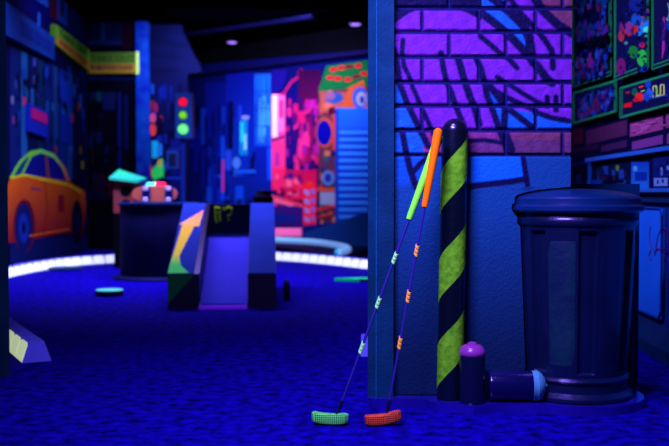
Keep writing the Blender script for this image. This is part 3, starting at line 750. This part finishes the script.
# signs on the left wall
def wall_box(name, label, cat, pts, pl, nrm, depth, m, edge=None):
    """solid sign with measured corners on a wall plane"""
    q = [onpl(x, y, pl, nrm) for x, y in pts]; o0 = Vector((sum(v.x for v in q)/4, sum(v.y for v in q)/4, min(v.z for v in q)))
    t = thing(name, label, cat, o0); q = [v-o0+nrm*.004 for v in q]
    obj('sign_board', bevel(prism(q, nrm*depth), .004, 1), m, t); return t, q, nrm*(depth+.004)
def letters(t, q, off, text, rows_, m, size=.5):
    """lettering laid on the face of a sign: q = corners tl, tr, br, bl (local)"""
    tl, tr, br, bl = q
    u0, u1, v0, v1 = rows_
    cu = bpy.data.curves.new('lettering', 'FONT'); cu.body = text; cu.size = 1; cu.extrude = .01; cu.align_x = 'LEFT'
    tmp = bpy.data.objects.new('tmp', cu); C.objects.link(tmp); dg = bpy.context.evaluated_depsgraph_get()
    me = bpy.data.meshes.new_from_object(tmp.evaluated_get(dg)); bpy.data.objects.remove(tmp)
    xs = [v.co.x for v in me.vertices]; ys = [v.co.y for v in me.vertices]; a, b, c, d = min(xs), max(xs), min(ys), max(ys)
    base = off-off.normalized()*.004
    for v in me.vertices:
        u = u0+(u1-u0)*(v.co.x-a)/(b-a); w_ = v1+(v0-v1)*(v.co.y-c)/(d-c); zz = v.co.z
        p = (tl*(1-u)+tr*u)*(1-w_)+(bl*(1-u)+br*u)*w_
        v.co = p+base+off.normalized()*(.0045+zz*.2)
    me.materials.clear(); me.materials.append(m)
    o = bpy.data.objects.new('lettering', me); C.objects.link(o); o.parent = t; return o
def scribble(t, q, off, u0, u1, v0, v1, n, m, nm='small_print'):
    tl, tr, br, bl = q; b = bmesh.new(); x = u0
    for k in range(n):
        ua = u0+(u1-u0)*k/n; ub = ua+(u1-u0)/n*random.uniform(.5, .85); va = v0+random.uniform(0, .03); vb = v1-random.uniform(0, .03)
        P = [(tl*(1-u)+tr*u)*(1-v)+(bl*(1-u)+br*u)*v+off for u, v in ((ua, va), (ub, va), (ub, vb), (ua, vb))]
        prism(P, off.normalized()*.002, b)
    obj(nm, b, m, t)
def strip_band(t, q, of):
    tl, tr, br, bl = q; o_ = of.normalized()*-.002
    obj('lower_band', prism([(tl*(1-u)+tr*u)*(1-v)+(bl*(1-u)+br*u)*v+of+o_ for u, v in ((.01, .54), (.99, .54), (.99, .97), (.01, .97))], of.normalized()*.003), M['signo'], t)
t, q, of = wall_box('shop_sign', 'plain blue shop sign high on the left wall above the taxi', 'shop sign', [(-4, -1), (49, 37.5), (49, 60.5), (-4, 33)], LA, ln, .05, M['signb'])
scribble(t, q, of, .30, .92, .25, .75, 7, M['signbl'], 'lettering')
t, q, of = wall_box('shop_sign', 'slanting yellow green take out sign on the left wall', 'shop sign', [(50, 24), (85, 50), (85, 72), (50, 44.5)], LA, ln, .05, M['sign'])
letters(t, q, of, 'TAKE OUT', (.08, .92, .10, .42), M['signk']); strip_band(t, q, of); scribble(t, q, of, .1, .9, .56, .86, 10, M['signr'])
t, q, of = wall_box('hanging_sign', 'small square blue sign with magenta band above the taxi', 'sign', [(25, 103), (44.5, 112), (44.5, 138), (25, 131)], LA, ln, .03, M['neonb'])
tl, tr, br, bl = q; bb = prism([(tl*(1-u)+tr*u)*(1-v)+(bl*(1-u)+br*u)*v+of for u, v in ((.1, .12), (.9, .12), (.9, .5), (.1, .5))], of.normalized()*.003); obj('sign_band', bb, M['neonr'], t)
# shopfront facing the camera
S = Print(Vector((0, 11.0, 0)), Vector((0, -1, 0)))
S.rect(87, -10, 136.5, 252, (3, 3, 22)); S.rect(89, -10, 122, 45, (5, 10, 62)); S.rect(101, -10, 105, 42, (12, 34, 110)); S.rect(88, 40, 122, 45, (8, 22, 90)); S.rect(120, -8, 122, 42, (7, 14, 66))
S.rect(122, -10, 136, 50, (16, 3, 22)); S.rect(86.5, 75, 136.5, 80, (6, 12, 80))
S.rect(90, 92, 116, 100, (8, 20, 70)); S.rect(103, 95, 115, 110, (8, 18, 90)); S.rect(97, 92, 101, 101, (10, 50, 90)); S.rect(118, 92, 121, 172, (8, 18, 110)); S.rect(124, 95, 128, 150, (6, 12, 80)); S.rect(91, 130, 93, 165, (30, 20, 20))
S.ell(101, 183, 6, 9, (30, 6, 40)); S.ell(101, 183, 3, 5, (5, 10, 60)); S.rect(87, 190, 112, 200, (8, 10, 50)); S.rect(108, 175, 111, 195, (60, 10, 30)); S.rough(88, 110, 134, 200, 16, [(5, 8, 50), (3, 4, 30), (8, 16, 80)], (2, 6), (5, 16))
tag(S.build('shopfront_print'), 'dark painted doorway and windows below the straight yellow sign', 'mural')
fy = 11.0; sl, sr = at(86.5, 60, fy-.06).x, at(136, 60, fy-.06).x; zt, zb = at(110, 52.5, fy-.06).z, at(110, 73.5, fy-.06).z
t = thing('shop_sign', 'straight dim yellow green take out sign facing the camera', 'shop sign', ((sl+sr)/2, fy-.02, zb)); hw = (sr-sl)/2
obj('sign_board', bx(-hw, hw, -.05, 0, 0, zt-zb, .004), mat('dim sign', (70, 105, 40)), t)
q = [Vector((-hw, 0, zt-zb)), Vector((hw, 0, zt-zb)), Vector((hw, 0, 0)), Vector((-hw, 0, 0))]; of = Vector((0, -.0505, 0)); strip_band(t, q, of)
letters(t, q, of, 'TAKE OUT', (.1, .97, .14, .44), M['signk']); scribble(t, q, of, .08, .95, .58, .86, 14, mat('dim red print', (60, 40, 50)))
obj('lit_end', bx(hw+.002, hw+.032, -.05, 0, -.01, zt-zb+.01, .003), M['signe'], t)
# pilaster and cornice building
xa, xb = at(137.5, 100, 10.95).x, at(148, 100, 10.95).x
struct('trim_4', bx(fr.x+.0, xb, 10.95, 11.05, 0, 2.7, .01), mat('pilaster blue', (8, 14, 165), c2=(6, 62, 190), nscale=7, g=1.4), 'bright blue pilaster beside the shopfront')
cp = [(148, -4), (181, -4), (183, 33), (188, 42), (193, 54), (199, 63), (201, 72), (187, 74), (187, 245), (148, 245)]
cpb = [at(x, y, 11.10) for x, y in cp]
for p_ in cpb:
    if p_.z < .12: p_.z = 0
    p_.z = min(p_.z, 2.69)
struct('wall_side_building', bevel(prism(cpb, (0, .12, 0)), .01, 1), mat('building navy', (4, 9, 60), c2=(3, 6, 44), nscale=4), 'navy building with stepped cornice beyond the pilaster')
Pb = Print(Vector((0, 11.095, 0)), Vector((0, -1, 0)))
for k in range(6): Pb.line([(150, 30+k*8), (186-k, 40+k*6)], 1.2, (3, 6, 40) if k % 2 else (5, 12, 70))
Pb.rect(149, 78, 186, 240, (5, 8, 60)); Pb.rough(149, 82, 184, 195, 40, [(5, 10, 80), (10, 26, 150), (90, 20, 60), (3, 4, 40), (10, 50, 160), (5, 16, 110)], (2, 6), (4, 18))
Pb.ell(153, 118, 3, 5, (170, 60, 120)); Pb.ell(153, 130, 3.2, 6, (190, 50, 60)); Pb.ell(156, 108, 2, 5, (110, 20, 80)); Pb.rect(152, 141, 158, 158, (20, 150, 240)); Pb.rect(159, 144, 162, 156, (30, 110, 250)); Pb.poly([(150, 172), (163, 158), (164, 177), (154, 180)], (40, 220, 110)); Pb.ell(160, 163, 2.5, 4, (180, 150, 90)); Pb.rect(140+9, 165, 152, 176, (190, 20, 70))
Pb.rect(171, 140, 186, 200, (8, 16, 120)); Pb.line([(166, 178), (186, 178)], 2, (16, 50, 210))
tag(Pb.build('building_print'), 'painted street details behind the traffic light', 'mural')

# back wall mural
B = Print(BA, bn, gain=1.1)
B.poly([(140, 70), (367, 50), (400, 46), (400, 252), (140, 238)], (5, 8, 90))
B.g = 1.15; B.rect(187, 74, 226, 200, (3, 8, 84), (3, 12, 110)); B.rect(205, 82, 240, 205, (5, 12, 130), (5, 24, 170)); B.rect(226, 72, 256, 215, (6, 14, 150), (5, 40, 190))
B.rough(188, 100, 236, 200, 46, [(5, 14, 150), (3, 6, 70), (8, 40, 190), (4, 10, 110), (2, 4, 50)], (1.5, 5), (12, 50))
B.rough(205, 150, 256, 215, 30, [(5, 30, 190), (3, 6, 80), (10, 60, 220), (4, 10, 120), (6, 20, 150)], (2, 6), (8, 25))
B.rect(221.5, 136, 225, 200, (12, 60, 240)); B.rect(222.5, 160, 224.5, 192, (190, 30, 150)); B.rect(226, 150, 232, 170, (30, 60, 230)); B.ell(237, 163, 4, 6, (60, 110, 240)); B.ell(235.5, 178.5, 2.6, 2.8, (220, 220, 230)); B.rect(240, 120, 248, 155, (10, 110, 220)); B.rect(241, 122, 244, 142, (30, 180, 250)); B.rect(244.5, 134, 247, 150, (120, 240, 240)); B.ell(246, 117.5, 4, 2, (120, 130, 250)); B.rect(239, 105, 242, 122, (20, 50, 220))
B.rect(234, 170, 256, 173, (20, 80, 240)); B.rect(232, 176, 272, 215, (6, 24, 150)); B.rect(236, 186, 244, 204, (10, 60, 230))
B.rect(255.5, 74, 272.5, 146, (18, 92, 245), (12, 70, 230)); B.rough(256, 76, 271, 144, 16, [(60, 150, 255), (8, 40, 190), (30, 110, 250)], (1, 2), (10, 40))
for x in (257.5, 262, 266.5, 271): B.rect(x, 74, x+1.1, 146, (6, 24, 150))
for y in (91, 108, 126): B.rect(255.5, y, 272.5, y+.9, (8, 30, 170))
B.rect(256, 146, 273, 185, (6, 22, 160)); B.rect(268, 148, 274, 180, (10, 60, 230))
B.poly([(272, 70), (288, 70), (284, 88), (272, 96)], (20, 10, 130)); B.rect(272.5, 94, 286, 190, (235, 60, 170), (255, 20, 110)); B.rect(272.5, 95, 278, 137, (225, 180, 255)); B.rect(278, 96, 285, 132, (240, 90, 190)); B.rect(280, 100, 284, 118, (240, 30, 120)); B.poly([(273, 139), (285, 135), (285, 138), (273, 142)], (40, 10, 90)); B.rect(274, 142, 286, 168, (255, 40, 130)); B.rect(276, 152, 280, 166, (150, 30, 160)); B.rect(273, 168, 287, 188, (255, 30, 100)); B.rect(279, 170, 283, 186, (210, 20, 110))
B.g = 1.7
B.line([(283, 96), (292, 82), (304, 74)], 2.2, (190, 20, 130)); B.ell(302, 74, 4, 5, (150, 15, 90))
B.rect(286, 92, 299, 165, (14, 8, 120), (40, 8, 130)); B.rect(299, 70, 322, 160, (44, 5, 66), (110, 8, 90)); B.poly([(299, 113), (322, 103), (322, 107), (299, 118)], (190, 30, 130)); B.rect(299, 118, 320, 165, (105, 10, 92), (150, 12, 100)); B.rect(301, 118, 306, 150, (210, 30, 140))
B.rough(286, 96, 320, 186, 70, [(200, 20, 120), (90, 10, 120), (230, 40, 150), (50, 8, 110), (160, 20, 170)], (2, 5), (5, 14))
B.g = 1.6
B.rect(286, 170, 318, 200, (190, 12, 90), (220, 20, 100)); B.rough(275, 172, 304, 212, 26, [(255, 40, 120), (150, 10, 90), (230, 20, 80), (255, 90, 160), (120, 10, 110)], (2, 7), (2, 8)); B.line([(275, 200), (290, 204), (304, 212)], 3.5, (255, 110, 190)); B.ell(292, 176, 3.5, 3.5, (60, 20, 140)); B.rect(270, 206, 305, 228, (50, 20, 140)); B.line([(273, 196), (304, 206)], 3, (250, 60, 120)); B.poly([(274, 212), (296, 216), (300, 222), (274, 222)], (16, 30, 160))
# candy-striped post in the painting
B.rect(304.5, 184, 317.5, 232, (235, 20, 70)); 
for k in range(5):
    y = 189+k*9; B.poly([(305.5, y), (311, y+2), (311, y+7), (305.5, y+5)], (150, 120, 245)); B.poly([(312.5, y-1), (316.8, y+1), (316.8, y+6), (312.5, y+4)], (130, 90, 235))
B.ell(311, 184, 4, 3, (240, 40, 40))
# graffiti wall
B.g = 2.3
B.rect(320, 86, 372, 232, (110, 50, 90), (90, 40, 100)); B.rough(320, 88, 345, 228, 80, [(200, 90, 60), (130, 40, 90), (60, 50, 140), (30, 90, 120), (190, 60, 110), (20, 20, 90), (220, 120, 110), (40, 70, 60)], (2, 7), (2, 8))
B.poly([(328, 66), (372, 60), (372, 86), (320, 92)], (16, 110, 70)); 
for x, y, c in ((335, 70, 0), (343, 68, 0), (351, 67, 1), (360, 66, 0), (332, 78, 0), (340, 79, 0), (350, 80, 0), (358, 77, 1), (366, 74, 0)): B.ell(x, y, 4, 2.5, [(210, 30, 60), (120, 30, 60)][c])
B.rect(322, 92, 372, 112, (180, 80, 100), (200, 90, 80)); B.ell(336, 98, 9, 6, (40, 80, 200)); B.ell(332, 96, 5, 4, (150, 90, 170)); B.poly([(344, 108), (350, 88), (366, 80), (368, 108)], (220, 90, 60)); B.ell(362, 98, 8, 11, (60, 90, 250)); B.ell(363, 99, 5, 7, (170, 170, 245)); B.ell(364, 100, 2.5, 4, (60, 50, 200)); B.ell(330, 106, 5, 3, (230, 110, 120)); B.ell(334, 111, 4, 4, (90, 10, 50))
B.ell(327, 133, 9.5, 15, (210, 80, 50)); B.ell(326, 133, 7.5, 12.5, (8, 8, 190)); B.line([(336, 116), (338, 130), (336, 150)], 4, (230, 60, 60))
B.ell(330, 178, 6.5, 7.5, (90, 130, 250)); B.ell(330, 178, 3.5, 4.5, (40, 40, 190)); B.rect(322, 192, 337, 205, (160, 160, 250)); B.rect(319, 188, 338, 191, (240, 80, 60)); B.line([(318, 210), (337, 206)], 2.5, (240, 50, 80)); B.line([(320, 217), (334, 214)], 2, (230, 50, 90))
# roller shutter
B.g = 1.2
B.rect(338, 108, 374, 130, (20, 80, 245), (20, 70, 235)); B.rect(338, 128, 374, 222, (14, 62, 225)); B.rect(337, 110, 340.5, 222, (10, 40, 170))
for k in range(13): B.rect(341, 131+k*7, 374, 134+k*7, (40, 110, 255)); B.rect(341, 135.5+k*7, 374, 137+k*7, (6, 26, 150))
B.poly([(180, 225), (300, 226), (300, 245), (180, 240)], (6, 10, 90)); B.poly([(300, 226), (374, 218), (374, 250), (300, 246)], (8, 20, 120))
B.rough(188, 195, 272, 232, 30, [(5, 20, 120), (8, 50, 200), (3, 6, 60), (80, 20, 120)], (3, 10), (2, 7))
tag(B.build('wall_mural'), 'painted night city street with pink signs and roller shutter on the back wall', 'mural')
# beam above the mural and pipe on the ceiling
q0, q1 = onpl(178, 77, BA+bn*.12, bn), onpl(372, 53, BA+bn*.12, bn)
dd = (q1-q0).normalized(); q0 = q0-dd*.2; q1 = q1+dd*1.2
zb_ = (q0.z+q1.z)/2
struct('trim_5', bevel(prism([Vector((q0.x, q0.y, zb_)), Vector((q1.x, q1.y, zb_)), Vector((q1.x, q1.y, zb_))-bn*.1, Vector((q0.x, q0.y, zb_))-bn*.1], (0, 0, .05)), .006, 1), M['beam'], 'dark blue rail along the top of the back mural')
a, b_ = atz(176, 36, 2.62), atz(372, 8, 2.62)
tag(obj('ceiling_pipe', tube([a, a.lerp(b_, .5), b_], .028, 12), mat('pipe black', (2, 2, 28), spec=.02)), 'thin dark blue pipe running under the ceiling', 'pipe')
for px, py, lb in ((232, 42.5, 'small violet ceiling light further left'), (355.5, 24.5, 'small violet ceiling light next to the partition')):
    p = atz(px, py, 2.665); t = thing('ceiling_light', lb, 'ceiling light', (p.x, p.y, 2.655), 0, 'violet ceiling lights')
    obj('housing', lathe([(.07, .012), (.07, .045), (.05, .045)], 24), M['tyre'], t); obj('lens', lathe([(0, 0), (.05, .003), (.064, .012)], 24), M['cl'], t)

# ============================================================ RIGHT WALL
rn = Vector((-1, 0, 0)); r0 = Vector((RX, 0, 0))
Wp = Print(r0, rn, gain=1.4)
Wp.poly([(569, -60), (720, -110), (720, 300), (569, 300)], (5, 6, 60)); Wp.poly([(569, 120), (573, 119), (573, 160), (569, 160)], (10, 20, 40))
Wp.rough(569, 0, 575, 125, 30, [(20, 90, 60), (10, 50, 110), (8, 20, 80), (60, 90, 40), (8, 70, 120)], (1, 2), (4, 14))
MV, MD = (128, 48, 150), (66, 24, 92)
def sl(x, k=.25): return -(x-587)*k
for (xa, xb, ya, yb, c) in ((573, 584, 130, 145, (60, 14, 60)), (586.5, 628, 131, 145, MD), (631, 664, 122.5, 137, MV), (667, 710, 114, 128, MV), (573, 600, 149, 154, (34, 14, 70)), (602, 628, 146, 152, (50, 20, 92)), (633, 664, 142, 150, (96, 40, 150)), (668, 710, 134, 144, (96, 40, 140))):
    k = .27 if ya < 145 and ya > 121 and yb < 147 else .24
    Wp.poly([(xa, ya+0), (xb, ya-(xb-xa)*k), (xb, yb-(xb-xa)*k+1.2), (xa, yb)], c)
for _ in range(26):
    x = random.uniform(632, 664); y = 122-(x-632)*.27+random.uniform(1, 13); Wp.line([(x, y), (x+random.uniform(4, 10), y-random.uniform(1, 2.6))], .8, random.choice([(170, 80, 200), (90, 30, 110)]))
# painted diner window zone
Wp.poly([(573, 163), (720, 141), (720, 192), (573, 192)], (5, 10, 66))
Wp.poly([(571, 164), (592, 160), (592, 189), (571, 189)], (4, 14, 110)); Wp.poly([(572, 166), (589, 164), (589, 189), (572, 189)], (3, 5, 36)); Wp.poly([(576, 176), (582, 174), (584, 188), (578, 188)], (8, 20, 100)); Wp.poly([(590, 159), (593.5, 158), (592, 190), (588.5, 190)], (14, 60, 210))
Wp.rough(594, 163, 634, 188, 46, [(8, 20, 90), (3, 4, 34), (20, 50, 170), (30, 60, 90), (10, 14, 70), (40, 20, 70)], (1.5, 6), (3, 10)); Wp.rect(594, 180, 604, 189, (10, 40, 180)); Wp.rect(605, 180, 626, 189, (3, 5, 44)); Wp.rect(619, 183, 628, 189, (14, 40, 170)); Wp.ell(620, 168, 1.6, 3, (60, 120, 50))
Wp.rect(634, 162, 652, 189, (10, 50, 200), (24, 90, 240)); Wp.rect(636, 166, 640, 171, (60, 130, 240)); Wp.rect(638, 172, 650, 181, (8, 34, 170)); Wp.rect(652, 160, 656, 188, (3, 6, 70)); Wp.rect(656, 156, 712, 188, (8, 20, 120)); Wp.rough(656, 158, 700, 186, 40, [(90, 110, 240), (10, 20, 110), (40, 60, 210), (4, 6, 60)], (1, 3.4), (2, 8)); Wp.rect(658, 178, 672, 186, (90, 110, 240)); Wp.rect(661, 180, 663, 184, (10, 14, 100)); Wp.rect(666, 179, 668, 183, (10, 14, 100))
tag(Wp.build('wall_mural'), 'painted brick courses and diner windows on the right wall', 'mural')
# light blue window head, sill ledge, panels
def rbox(name, pts, depth, m, label, kind='structure', cat=None, bv=.004, parent=None):
    q = [onpl(x, y, r0, rn)+rn*.012 for x, y in pts]; o = obj(name, bevel(prism(q, rn*depth), bv, 1), m, parent)
    return tag(o, label, cat, kind=kind) if not parent else o
rbox('trim_6', [(592.5, 158.5), (700, 142.5), (700, 147), (592.5, 162)], .03, M['ledge'], 'light blue head rail over the painted diner windows')
z_a = at(640, 190, RX*F/(640-366)).z
y0_, y1_ = 2.0, 6.6
ledz = [.704, .690]
struct('trim_7', bx(RX-.075, RX-.012, 2.2, 6.4, .684, .700, .003), M['ledge'], 'light blue window ledge on the right wall')
struct('trim_8', bx(RX-.05, RX-.012, 2.2, 6.4, .640, .684, .003), M['navy'], 'blue moulding under the window ledge')
struct('trim_9', bx(RX-.03, RX-.012, 2.2, 6.4, .10, .64, .003), mat('stile blue', (8, 30, 150)), 'blue panelled dado of the right wall')
struct('baseboard_right', bevel(prism([(RX, 2.2, 0), (RX-.09, 2.2, 0), (RX-.09, 2.2, .05), (RX-.05, 2.2, .09), (RX-.035, 2.2, .12), (RX, 2.2, .12)], (0, 4.2, 0)), .004, 1), M['navy'], 'stepped baseboard of the right wall')
# raised panels with rounded frame
def panel(ya, yb, lb):
    t = thing('wall_panel', lb, 'wall panel', (RX-.03, (ya+yb)/2, .15)); h = .465; w_ = (yb-ya)/2
    obj('field', bx(-.012, -.001, -w_, w_, 0, h, .004), M['shop'], t)
    obj('moulding', tube([(-.014, -w_, .03), (-.014, -w_, h-.03), (-.014, -w_+.03, h), (-.014, w_-.03, h), (-.014, w_, h-.03), (-.014, w_, .03), (-.014, w_-.03, 0), (-.014, -w_+.03, 0), (-.014, -w_, .03)], .006, 6), M['mould'], t)
    return t
pt_ = panel(3.93, 5.4, 'bright blue raised panel with magenta scribble, right of the trash can')
panel(2.45, 3.82, 'bright blue raised panel at the right edge of the photograph')
sb = bmesh.new(); ctr = pt_.location
def ry(px): return RX*F/(px-366)
def spt(px, py):
    p = onpl(px, py, Vector((RX-.043, 0, 0)), rn); return (p.x-ctr.x, p.y-ctr.y, p.z-ctr.z)
for pts in ([(650.5, 226), (649.5, 236), (651, 246), (654, 250)], [(655, 256), (658, 236), (661, 230), (664, 228), (667, 231), (668, 239), (667, 246), (663, 250), (658, 249), (654, 253)], [(657, 248), (661, 252), (664, 262)], [(660, 247), (666, 253)], [(651, 250), (649, 257), (652, 260)]):
    q = smooth_path(pts, 16) if len(pts) > 2 else pts
    tube([spt(*p) for p in q], .0026, 6, sb)
so = obj('graffiti_scribble', sb, M['mag'], pt_); so['label'] = 'magenta spray painted scribble'
# posters
def poster(lb, pts, arts, tint=(6, 8, 70)):
    nn = rn; q = [onpl(x, y, r0+nn*.03, nn) for x, y in pts]
    o0 = Vector((RX, sum(v.y for v in q)/4, min(v.z for v in q))); t = thing('poster', lb, 'poster', o0, 0, 'green framed posters on the right wall')
    ql = [v-o0 for v in q]
    obj('backing', bevel(prism(ql, nn*.012), .002, 1), mat('poster ground', tint, g=1.2), t)
    fb = bmesh.new(); cpt = sum(ql, Vector())/4
    for k in (1.0, .93):
        ring = [cpt+(v-cpt)*k+nn*.014 for v in ql]
        for a_, b2 in zip(ring, ring[1:]+ring[:1]): tube([a_, b2], .0033, 6, fb)
    obj('frame', fb, M['frame'], t)
    A = Print(r0+nn*.043, nn, gain=1.6, step=.00008); arts(A); a = A.build('artwork', ART, None)
    for v in a.data.vertices: v.co -= o0
    a.parent = t
pal = [(16, 40, 190), (10, 20, 130), (24, 70, 220), (60, 30, 170), (5, 8, 70), (10, 50, 150), (90, 20, 110)]
def clump(A, x0, y0, x1, y1, n, pal, k=-.28, w=(1.5, 5), h=(4, 12)):
    for _ in range(n):
        x = random.uniform(x0, x1); y = random.uniform(y0, y1)+(x-x0)*k; A.ell(x, y, random.uniform(*w)/2, random.uniform(*h)/2, random.choice(pal), 8, random.uniform(-.3, .3))
def artA(A):
    clump(A, 577, -4, 612, 84, 130, [(8, 16, 110), (12, 30, 170), (20, 60, 200), (30, 16, 120), (4, 5, 50)], w=(1, 4), h=(3, 9))
    clump(A, 578, 2, 611, 14, 22, pal+[(120, 30, 150)]); clump(A, 578, 28, 611, 44, 50, pal); clump(A, 578, 60, 611, 82, 60, pal+[(110, 30, 160)]); A.ell(594, 62, 3, 6, (110, 30, 160)); clump(A, 579, 44, 611, 50, 20, [(4, 5, 30)])
def artB(A):
    A.ell(636, 4, 7, 8, (16, 30, 150)); clump(A, 621, 24, 648, 36, 30, [(150, 30, 60), (30, 60, 200), (80, 30, 150), (190, 40, 50), (20, 90, 190)]); A.ell(622, 36, 3.2, 6, (150, 40, 80)); A.ell(629, 28, 3.6, 6, (120, 40, 160)); A.ell(637, 20, 5, 7, (20, 70, 210)); A.ell(635, 29, 4, 4, (190, 30, 40))
    A.poly([(640, 25), (650, 20), (648, 34), (639, 36)], (30, 110, 250)); A.poly([(644, 28), (649, 26), (648, 36), (645, 37)], (60, 220, 230)); A.ell(648, 13, 2.4, 2.6, (90, 30, 170)); A.ell(634, 52, 5, 6.5, (20, 110, 60)); A.ell(643, 58, 5.2, 8.5, (36, 170, 80)); A.ell(622, 67, 5, 9, (100, 20, 120)); A.ell(643, 45, 3, 3, (170, 20, 110)); A.ell(627, 43, 2, 1.6, (70, 120, 170)); A.ell(645, 69, 4, 3, (20, 40, 180)); clump(A, 620, 8, 650, 78, 90, [(6, 8, 60), (10, 20, 110), (20, 30, 150), (5, 6, 40)], w=(.8, 2.2), h=(1, 5))
def artC(A):
    A.poly([(663, 17), (665, 17), (665, 50), (662, 60)], (160, 30, 190)); A.line([(668, 3), (670, 12), (668, 21), (666.5, 18)], 1.4, (110, 140, 200)); clump(A, 662, 24, 690, 60, 30, [(14, 20, 130), (20, 50, 190), (60, 20, 130)])
def artD(A): clump(A, 579, 98, 617, 119, 90, pal+[(20, 60, 210)], k=-.30)
def artE(A):
    A.poly([(624.5, 92), (632, 90), (632, 111), (624.5, 113)], (8, 14, 60)); A.poly([(624, 104), (632, 102), (632, 107), (624, 108)], (190, 20, 40)); A.line([(626, 93), (630, 92)], 1.4, (190, 30, 50)); A.ell(635, 92, 3, 4, (16, 80, 80)); A.ell(640, 97, 4.6, 4.2, (220, 30, 40)); A.ell(636, 100, 3, 2, (180, 20, 40)); A.line([(639, 87.5), (644, 86)], 1.6, (230, 40, 60)); A.line([(641, 91.5), (645, 90.5)], 1, (160, 190, 120))
    A.line([(653.5, 97), (653.5, 86.5), (657, 86), (657, 96), (661, 95), (661, 85), (664.5, 84.5), (664.5, 95), (656, 97)], 1.3, (200, 200, 160)); A.line([(657.5, 95), (657.5, 88)], 1.6, (120, 190, 90)); clump(A, 645, 92, 653, 100, 12, [(20, 60, 220), (40, 90, 240)]); A.line([(645, 99), (655, 98), (668, 95)], 1.6, (20, 60, 200)); A.ell(649, 80+4, 3, 4, (20, 60, 220)); clump(A, 668, 86, 690, 100, 16, pal)
poster('green framed poster with rows of blue figures, nearest the brick wall', [(574.5, -8), (614, -20), (614, 75), (574.5, 87)], artA)
poster('green framed poster with green and red round figures in its middle', [(617.5, -24), (652, -36), (652, 68), (617.5, 80.5)], artB)
poster('green framed poster with magenta streak at the right edge', [(655.5, -38), (695, -50), (695, 56), (655.5, 69.5)], artC)
poster('small green framed poster of crowded blue shapes, low by the brick wall', [(575, 93), (619.5, 80), (619.5, 111.5), (575, 124)], artD)
poster('wide green framed poster with red figure and pale block letters', [(623, 88), (700, 66), (700, 98), (623, 118)], artE)
